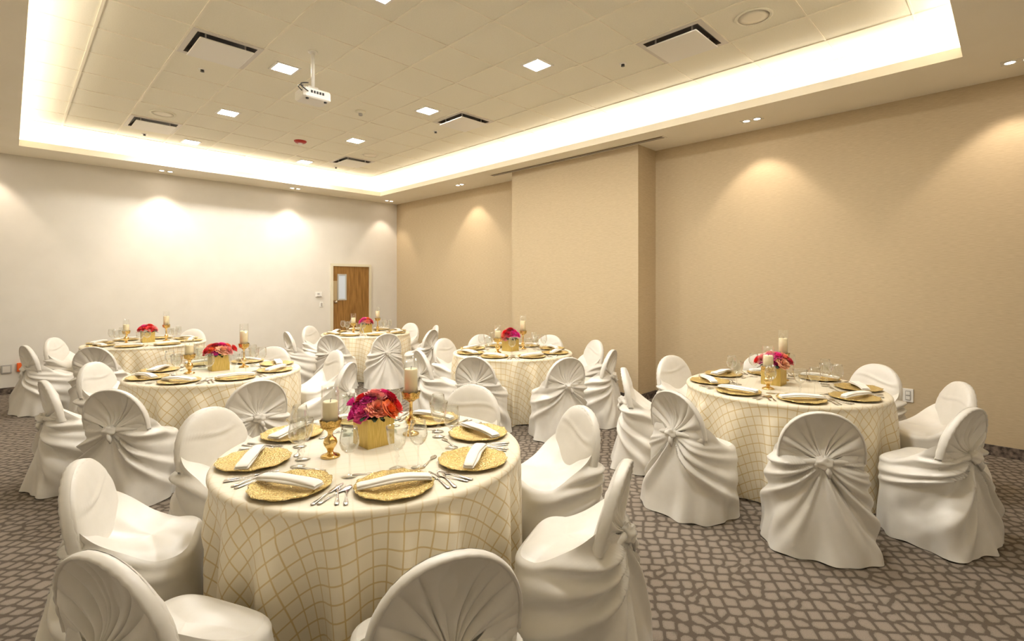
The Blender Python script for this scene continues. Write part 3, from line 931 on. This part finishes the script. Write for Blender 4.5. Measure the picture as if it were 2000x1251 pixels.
def rose_mesh(seed, n, openness, ruffle):
    rs = np.random.RandomState(seed)
    mb = MB()
    for i in range(n):
        q = (i + .5) / n
        az = i * 2.39996 + rs.uniform(-.2, .2)
        tilt = (.10 + 1.25 * q ** 1.1 * openness) + rs.uniform(-.06, .06)
        Lp = .55 + .45 * q; Wp = .30 + .42 * q
        V = np.zeros((6, 7, 3))
        for a in range(6):
            v = a / 5
            for b in range(7):
                u = b / 3 - 1
                wid = Wp * (math.sin(min(v * 1.25 + .12, 1) * PI * .62) ** .8)
                x = u * wid
                cup = .38 * (1 - q * .45) * u * u * wid
                r = .06 + .16 * q + Lp * (math.sin(tilt) * v) - cup * math.cos(tilt) * .8 + .20 * q * max(0, v - .65) ** 1.0
                z = -.35 * q + Lp * math.cos(tilt) * v + cup * math.sin(tilt) - .30 * q * max(0, v - .6) + ruffle * math.sin(u * 7 + i) * v * v
                V[a, b] = (r * math.cos(az) - x * math.sin(az), r * math.sin(az) + x * math.cos(az), z)
        mb.grid(V)
    # calyx
    mb.lathe([(0, -.45), (.18, -.38), (.26, -.15), (.16, .1)], 10, caps=False, mi=1)
    return mb


ROSE = {'rose': rose_mesh(1, 24, .80, .0), 'peony': rose_mesh(2, 40, .98, .05), 'bud': rose_mesh(3, 12, .42, .0)}
FM = {(k, c): ROSE[k].mesh('flower', ['petal_' + c, 'leaf']) for k in ROSE for c in FLOWER}
lf = MB()
rs = np.random.RandomState(9)
for i in range(16):
    az = i * 2.4; r0 = .035 + .045 * rs.rand(); z0 = .145 + .03 * rs.rand()
    V = np.zeros((5, 3, 3))
    for a in range(5):
        v = a / 4; w = .018 * math.sin(PI * (v * .9 + .05))
        for b in range(3):
            u = b - 1; r = r0 + .055 * v; z = z0 + .02 * v - .035 * v * v - .004 * abs(u)
            V[a, b] = (r * math.cos(az) - u * w * math.sin(az), r * math.sin(az) + u * w * math.cos(az), z)
    lf.grid(V)
FOLIAGE = lf.mesh('foliage', 'leaf')


def bouquet(tc, name, seed, spec, where):
    t = tag(empty('flower_arrangement', (tc[0], tc[1], ZT)), where, 'flowers', 'bouquets on the tables')
    put('foliage', FOLIAGE, t)
    rs = np.random.RandomState(seed)
    for (dx, dy, dz, kind, col, size) in spec:
        o = put('flower', FM[(kind, col)], t, (dx, dy, dz))
        v = Vector((dx * 1.3, dy * 1.3, dz - .10)).normalized()
        o.rotation_euler = (v.to_track_quat('Z', 'Y').to_matrix() @ Matrix.Rotation(rs.rand() * 6, 3, 'Z')).to_euler()
        o.scale = (size, size, size)
    return t


# bouquet of the front table, set flower by flower; r = right and f = towards the viewer, in the table's own frame
def spec_from(c, lst):
    a = math.atan2(-c[1], -c[0])
    F = (math.cos(a), math.sin(a)); Rr = (-math.sin(a), math.cos(a))
    return [(r * Rr[0] + f * F[0], r * Rr[1] + f * F[1], z, k, cl, s) for (r, f, z, k, cl, s) in lst]


B1 = [(-.105, .02, .165, 'bud', 'magenta', .044), (-.115, -.01, .225, 'bud', 'magenta', .036), (-.055, .055, .185, 'peony', 'hot_pink', .052), (-.09, .0, .19, 'peony', 'magenta', .042),
      (.02, .062, .205, 'peony', 'coral', .054), (.085, .05, .19, 'rose', 'orange', .052), (.115, .0, .195, 'rose', 'red', .055), (-.06, -.02, .245, 'rose', 'red', .045),
      (.005, .0, .265, 'rose', 'salmon', .050), (.055, -.02, .260, 'peony', 'hot_pink', .045), (.085, -.02, .240, 'rose', 'crimson', .052), (-.03, .02, .245, 'peony', 'magenta', .040),
      (.0, -.08, .20, 'peony', 'red', .055), (-.075, -.075, .19, 'rose', 'hot_pink', .05), (.075, -.08, .19, 'rose', 'coral', .05), (.035, .03, .255, 'bud', 'salmon', .04)]
B2 = [(-.10, .02, .20, 'peony', 'red', .052), (-.055, .05, .21, 'rose', 'orange', .045), (-.02, .055, .195, 'peony', 'magenta', .046), (.035, .06, .205, 'peony', 'peach', .056), (.085, .04, .20, 'peony', 'salmon', .050),
      (.135, .0, .21, 'rose', 'red', .045), (-.03, .0, .245, 'rose', 'crimson', .05), (.03, .0, .25, 'peony', 'hot_pink', .046), (-.075, -.03, .235, 'rose', 'coral', .045), (.0, -.08, .20, 'peony', 'red', .055),
      (-.08, -.07, .19, 'rose', 'magenta', .05), (.08, -.07, .2, 'rose', 'orange', .05), (.08, -.01, .235, 'rose', 'coral', .045)]
B3 = [(-.09, .03, .20, 'peony', 'red', .050), (-.035, .055, .205, 'rose', 'red', .05), (.03, .06, .205, 'peony', 'red', .052), (.09, .03, .195, 'rose', 'salmon', .05), (-.05, 0, .235, 'peony', 'hot_pink', .05), (.03, 0, .245, 'rose', 'red', .05),
      (0, -.07, .21, 'rose', 'salmon', .055), (-.08, -.06, .2, 'rose', 'red', .05), (.08, -.06, .2, 'peony', 'red', .05), (0, .0, .2, 'peony', 'red', .06)]
B4 = [(-.085, .03, .20, 'peony', 'magenta', .05), (-.04, .03, .24, 'peony', 'hot_pink', .052), (.02, .055, .205, 'peony', 'coral', .055), (.03, .02, .245, 'rose', 'orange', .045), (.085, .03, .2, 'rose', 'crimson', .055), (.06, -.02, .235, 'rose', 'salmon', .05),
      (-.03, .06, .19, 'rose', 'salmon', .045), (0, -.08, .2, 'rose', 'red', .055), (-.08, -.06, .2, 'peony', 'red', .05), (.08, -.06, .2, 'peony', 'hot_pink', .05)]
B5 = [(-.085, .03, .195, 'peony', 'coral', .055), (-.065, .02, .245, 'rose', 'red', .05), (-.02, .05, .225, 'peony', 'crimson', .055), (.035, .05, .225, 'peony', 'magenta', .05), (.09, .02, .215, 'peony', 'magenta', .048), (.0, .0, .275, 'rose', 'crimson', .052),
      (.05, 0, .255, 'peony', 'hot_pink', .045), (-.05, .06, .175, 'rose', 'salmon', .045), (0, -.08, .21, 'rose', 'red', .055), (-.08, -.06, .21, 'rose', 'coral', .05), (.08, -.06, .21, 'rose', 'magenta', .05)]
B6 = [(-.125, .0, .20, 'rose', 'red', .048), (-.085, .03, .225, 'peony', 'salmon', .05), (-.03, .05, .235, 'peony', 'hot_pink', .052), (.02, .055, .185, 'rose', 'magenta', .05), (.07, .05, .195, 'peony', 'peach', .056), (.03, .02, .25, 'peony', 'hot_pink', .05),
      (.08, .0, .24, 'rose', 'coral', .048), (.12, .0, .205, 'rose', 'crimson', .045), (-.03, 0, .26, 'rose', 'salmon', .045), (0, -.08, .21, 'rose', 'red', .055), (-.08, -.06, .2, 'peony', 'magenta', .05), (.08, -.06, .2, 'rose', 'coral', .05)]
BOU = {'T1': B1, 'T2': B2, 'T3': B3, 'T4': B4, 'T5': B5, 'T6': B6}
BLAB = {'T1': 'large bouquet of magenta, coral and red blooms on the front table', 'T2': 'bouquet of red, peach and pink blooms on the middle left table', 'T3': 'small mostly red bouquet on the far left table',
        'T4': 'small pink and coral bouquet on the table by the door', 'T5': 'crimson and magenta bouquet on the table by the pilaster', 'T6': 'pink and peach bouquet half behind a candle, right-hand table'}


def candle_set(x, y, tall, tname, which):
    hs = .215 if tall else .155
    k = hs / .155
    t = tag(empty('candle_holder', (x, y, ZT)), '%s gold candle holder with round foot on the %s' % ('taller' if tall else 'shorter', tname), 'candle holder', 'gold candle holders')
    put('foot', MB().lathe([(0, 0), (.046, 0), (.048, .004), (.044, .010), (.028, .016), (.016, .022), (.013, .030)], 28).mesh('foot', 'gold_polished'), t)
    st = MB()
    if tall:
        prof = [(.013, .030), (.018, .036), (.012, .045), (.022, .058), (.028, .072), (.022, .088), (.011, .098), (.009, .125), (.013, .135), (.009, .142), (.010, hs - .030), (.03, hs - .014)]
    else:
        prof = [(.013, .030), (.016, .034), (.020, .044), (.031, .060), (.034, .074), (.028, .092), (.016, .102), (.012, .110), (.014, .128), (.030, hs - .014)]
    st.lathe(prof, 24)
    put('stem', st.mesh('stem', 'gold_polished'), t)
    cup = MB()
    z0 = prof[-1][1]
    n = 32; V = np.zeros((7, n, 3))
    for a in range(7):
        v = a / 6
        for b in range(n):
            th = 2 * PI * b / n
            r = (.030 + .022 * v ** .35) * (1 + .05 * math.sin(8 * th) * v)
            V[a, b] = (r * math.cos(th), r * math.sin(th), z0 + (hs + .028 - z0) * v + .008 * abs(math.sin(4 * th)) * (v > .9))
    cup.grid(V, True)
    cup.lathe([(0, hs - .001), (.047, hs - .001), (.049, hs - .004), (.03, z0)], 28, caps=False)
    put('filigree_cup', cup.mesh('filigree_cup', 'gold_filigree'), t)
    ch = .165 if tall else .125
    cr = .037
    c = tag(empty('pillar_candle', (x, y, ZT + hs)), 'ivory pillar candle in the %s holder on the %s' % ('taller' if tall else 'shorter', tname), 'candle', 'ivory pillar candles')
    put('wax_body', MB().lathe([(0, 0), (cr, 0), (cr, ch - .006), (cr - .004, ch), (cr - .008, ch - .003), (.01, ch - .009), (0, ch - .009)], 32).mesh('wax_body', 'wax'), c)
    put('wick', MB().tube([(0, 0, ch - .01), (.001, 0, ch + .004), (.004, 0, ch + .013)], .0016, 6).mesh('wick', 'wick'), c)
    gh = ch + .075
    gr = .0435
    g = put('glass_chimney', MB().lathe([(gr, .0), (gr, gh), (gr - .0025, gh), (gr - .0025, .0)], 36, caps=False).mesh('glass_chimney', 'glass'), None, (x, y, ZT + hs))
    tag(g, 'clear glass cylinder around the %s candle on the %s' % ('taller' if tall else 'shorter', tname), 'glass cylinder', 'glass candle cylinders')


WHO = {'T1': 0, 'T2': 1, 'T3': 2, 'T4': 3, 'T5': 4, 'T6': 5}
LOOK = {'T1': 'large in the foreground', 'T2': 'behind the front one on the left', 'T3': 'by the white wall', 'T4': 'small before the wooden door', 'T5': 'before the beige pilaster', 'T6': 'beside the beige wall'}
for tk, (c, tname, poff, rot) in TABLES.items():
    ti = WHO[tk]
    t = tag(empty('banquet_table', (c[0], c[1], 0)), 'round table under a floor-length gold lattice cloth, ' + LOOK[tk], 'table', 'round banquet tables')
    seats = [(math.atan2(p[1] - c[1], p[0] - c[0]), math.hypot(p[0] - c[0], p[1] - c[1])) for p in CHAIRS[tk]]
    put('tablecloth', cloth_mesh(40 + ti, rot, seats), t)['label'] = 'ivory tablecloth with woven gold lattice'
    put('tabletop', tabletop, t)
    for k in range(4):
        put('leg', table_leg, t, (.45 * math.cos(k * PI / 2 + .4), .45 * math.sin(k * PI / 2 + .4), 0))
    # chairs
    pts = CHAIRS[tk]
    angs = [math.atan2(p[1] - c[1], p[0] - c[0]) for p in pts]
    names = dir_names(c, angs)
    for k, (p, a) in enumerate(zip(pts, angs)):
        M = CH[(k * 2 + ti) % len(CH)]
        o = empty('banquet_chair', (p[0], p[1], 0), a + PI / 2)
        tag(o, 'white satin covered chair, knotted back, %s of the %s' % (names[k], tname), 'chair', 'satin covered chairs')
        for part in ('seat', 'backrest', 'gathered_back', 'skirt', 'knot'):
            put(part, M[part], o)
    # settings
    pa = [D(poff + 45 * k) for k in range(8)]
    pn = dir_names(c, pa)
    rsn = random.Random(100 + ti)
    for k, a in enumerate(pa):
        rad = Vector((math.cos(a), math.sin(a))); tan = Vector((-math.sin(a), math.cos(a)))      # tan = the diner's right
        place = '%s place, %s' % (pn[k], tname)
        q = Vector(c) + rad * .575
        o = put('charger_plate', PLATES[(k + ti) % 3], None, (q.x, q.y, ZT), a + rsn.random())
        tag(o, 'gold beaded charger plate, ' + place, 'plate', 'gold charger plates')
        o = put('napkin', NAPS[(k * 2 + ti) % 3], None, (q.x + rad.x * .012, q.y + rad.y * .012, ZT + .0245), a + PI / 2 + rsn.uniform(-.28, .28))
        tag(o, 'folded white napkin across a gold plate, ' + place, 'napkin', 'folded white napkins')
        small = tk in ('T3', 'T4')
        items = [('dinner_knife', KNIFE, .195, 'silver knife right of the plate, '), ('dinner_fork', FORK, -.195, 'inner silver fork left of the plate, ')]
        if not small:
            items += [('spoon', SPOON, .228, 'silver spoon right of the plate, '), ('dinner_fork', FORK, -.228, 'outer silver fork left of the plate, ')]
        for nm, me, off, lab in items:
            jit = rsn.uniform(-.012, .012)
            w = Vector(c) + rad * (.575 + jit) + tan * off
            # keep the handles on the table top
            rmax = .655
            if w.length and (w - Vector(c)).length > rmax: w = Vector(c) + (w - Vector(c)).normalized() * rmax
            o = put(nm, me, None, (w.x, w.y, ZT + .0012), a + PI + rsn.uniform(-.12, .12) + (.10 if off > 0 else -.10))
            tag(o, lab + place, nm.replace('dinner_', ''), 'silver cutlery')
        if not small:
            w = Vector(c) + rad * .378 - tan * .075
            o = put('dessert_spoon', SPOON, None, (w.x, w.y, ZT + .0012), a + PI / 2 + rsn.uniform(-.2, .2)); o.scale = (.8, .8, .8)
            tag(o, 'small silver spoon above the plate, ' + place, 'spoon', 'silver cutlery')
        ga = a + D(21)
        w = Vector(c) + Vector((math.cos(ga), math.sin(ga))) * .405
        g = tag(empty('wine_glass', (w.x, w.y, ZT)), 'clear stemmed wine glass, ' + place, 'glass', 'wine glasses')
        for nm in ('foot', 'stem', 'bowl'): put(nm, WINE[nm], g)
        if (k + ti) % 2 == 0:
            ga = a + D(8)
            w = Vector(c) + Vector((math.cos(ga), math.sin(ga))) * .36
            g = tag(empty('water_goblet', (w.x, w.y, ZT)), 'wide clear water goblet, ' + place, 'goblet', 'water goblets')
            for nm in ('foot', 'stem', 'bowl'): put(nm, GOB[nm], g)
    vc_ = (c[0] + .03, c[1] + .07)
    v = tag(empty('cube_vase', (vc_[0], vc_[1], ZT)), 'square brushed gold vase holding flowers on the ' + tname, 'vase', 'gold cube vases')
    put('body', VASE, v); put('inner_shade', VASE_SHADE, v)
    bouquet(vc_, tname, ti, spec_from(c, BOU[tk]), BLAB[tk])
    candle_set(c[0] - .235, c[1] + .03, False, tname, 'left')
    candle_set(c[0] + .265, c[1] + .065, True, tname, 'right')
    if tk in ('T1', 'T2'):
        a = math.atan2(c[1], c[0])
        w = Vector(c) + Vector((math.cos(a), math.sin(a))) * (.27 if tk == 'T1' else .20) + Vector((-math.sin(a), math.cos(a))) * (.03 if tk == 'T1' else .16)
        s = tag(empty('sign_holder', (w.x, w.y, ZT), a + PI / 2), 'empty clear acrylic sign stand behind the vase on the ' + tname, 'sign stand', 'acrylic sign stands')
        hw_ = .15 if tk == 'T1' else .10
        put('panel', MB().box(-hw_, hw_, -.002, .002, .004, .225).mesh('panel', 'acrylic', False), s)
        put('base', MB().box(-hw_, hw_, -.035, .035, 0, .004).mesh('base', 'acrylic', False), s)
    if tk == 'T4':
        s = tag(put('tent_card', MB().add([(-.04, -.03, 0), (.04, -.03, 0), (.04, 0, .10), (-.04, 0, .10), (.04, .03, 0), (-.04, .03, 0),
                                           (-.04, -.028, 0), (.04, -.028, 0), (.04, 0, .097), (-.04, 0, .097), (.04, .028, 0), (-.04, .028, 0)],
                                          [(0, 1, 2, 3), (3, 2, 4, 5), (9, 8, 7, 6), (11, 10, 8, 9)]).mesh('tent_card', 'tent_card', False), None, (c[0] - .12, c[1] - .07, ZT), .9),
                'white folded card beside the vase on the ' + tname, 'card')
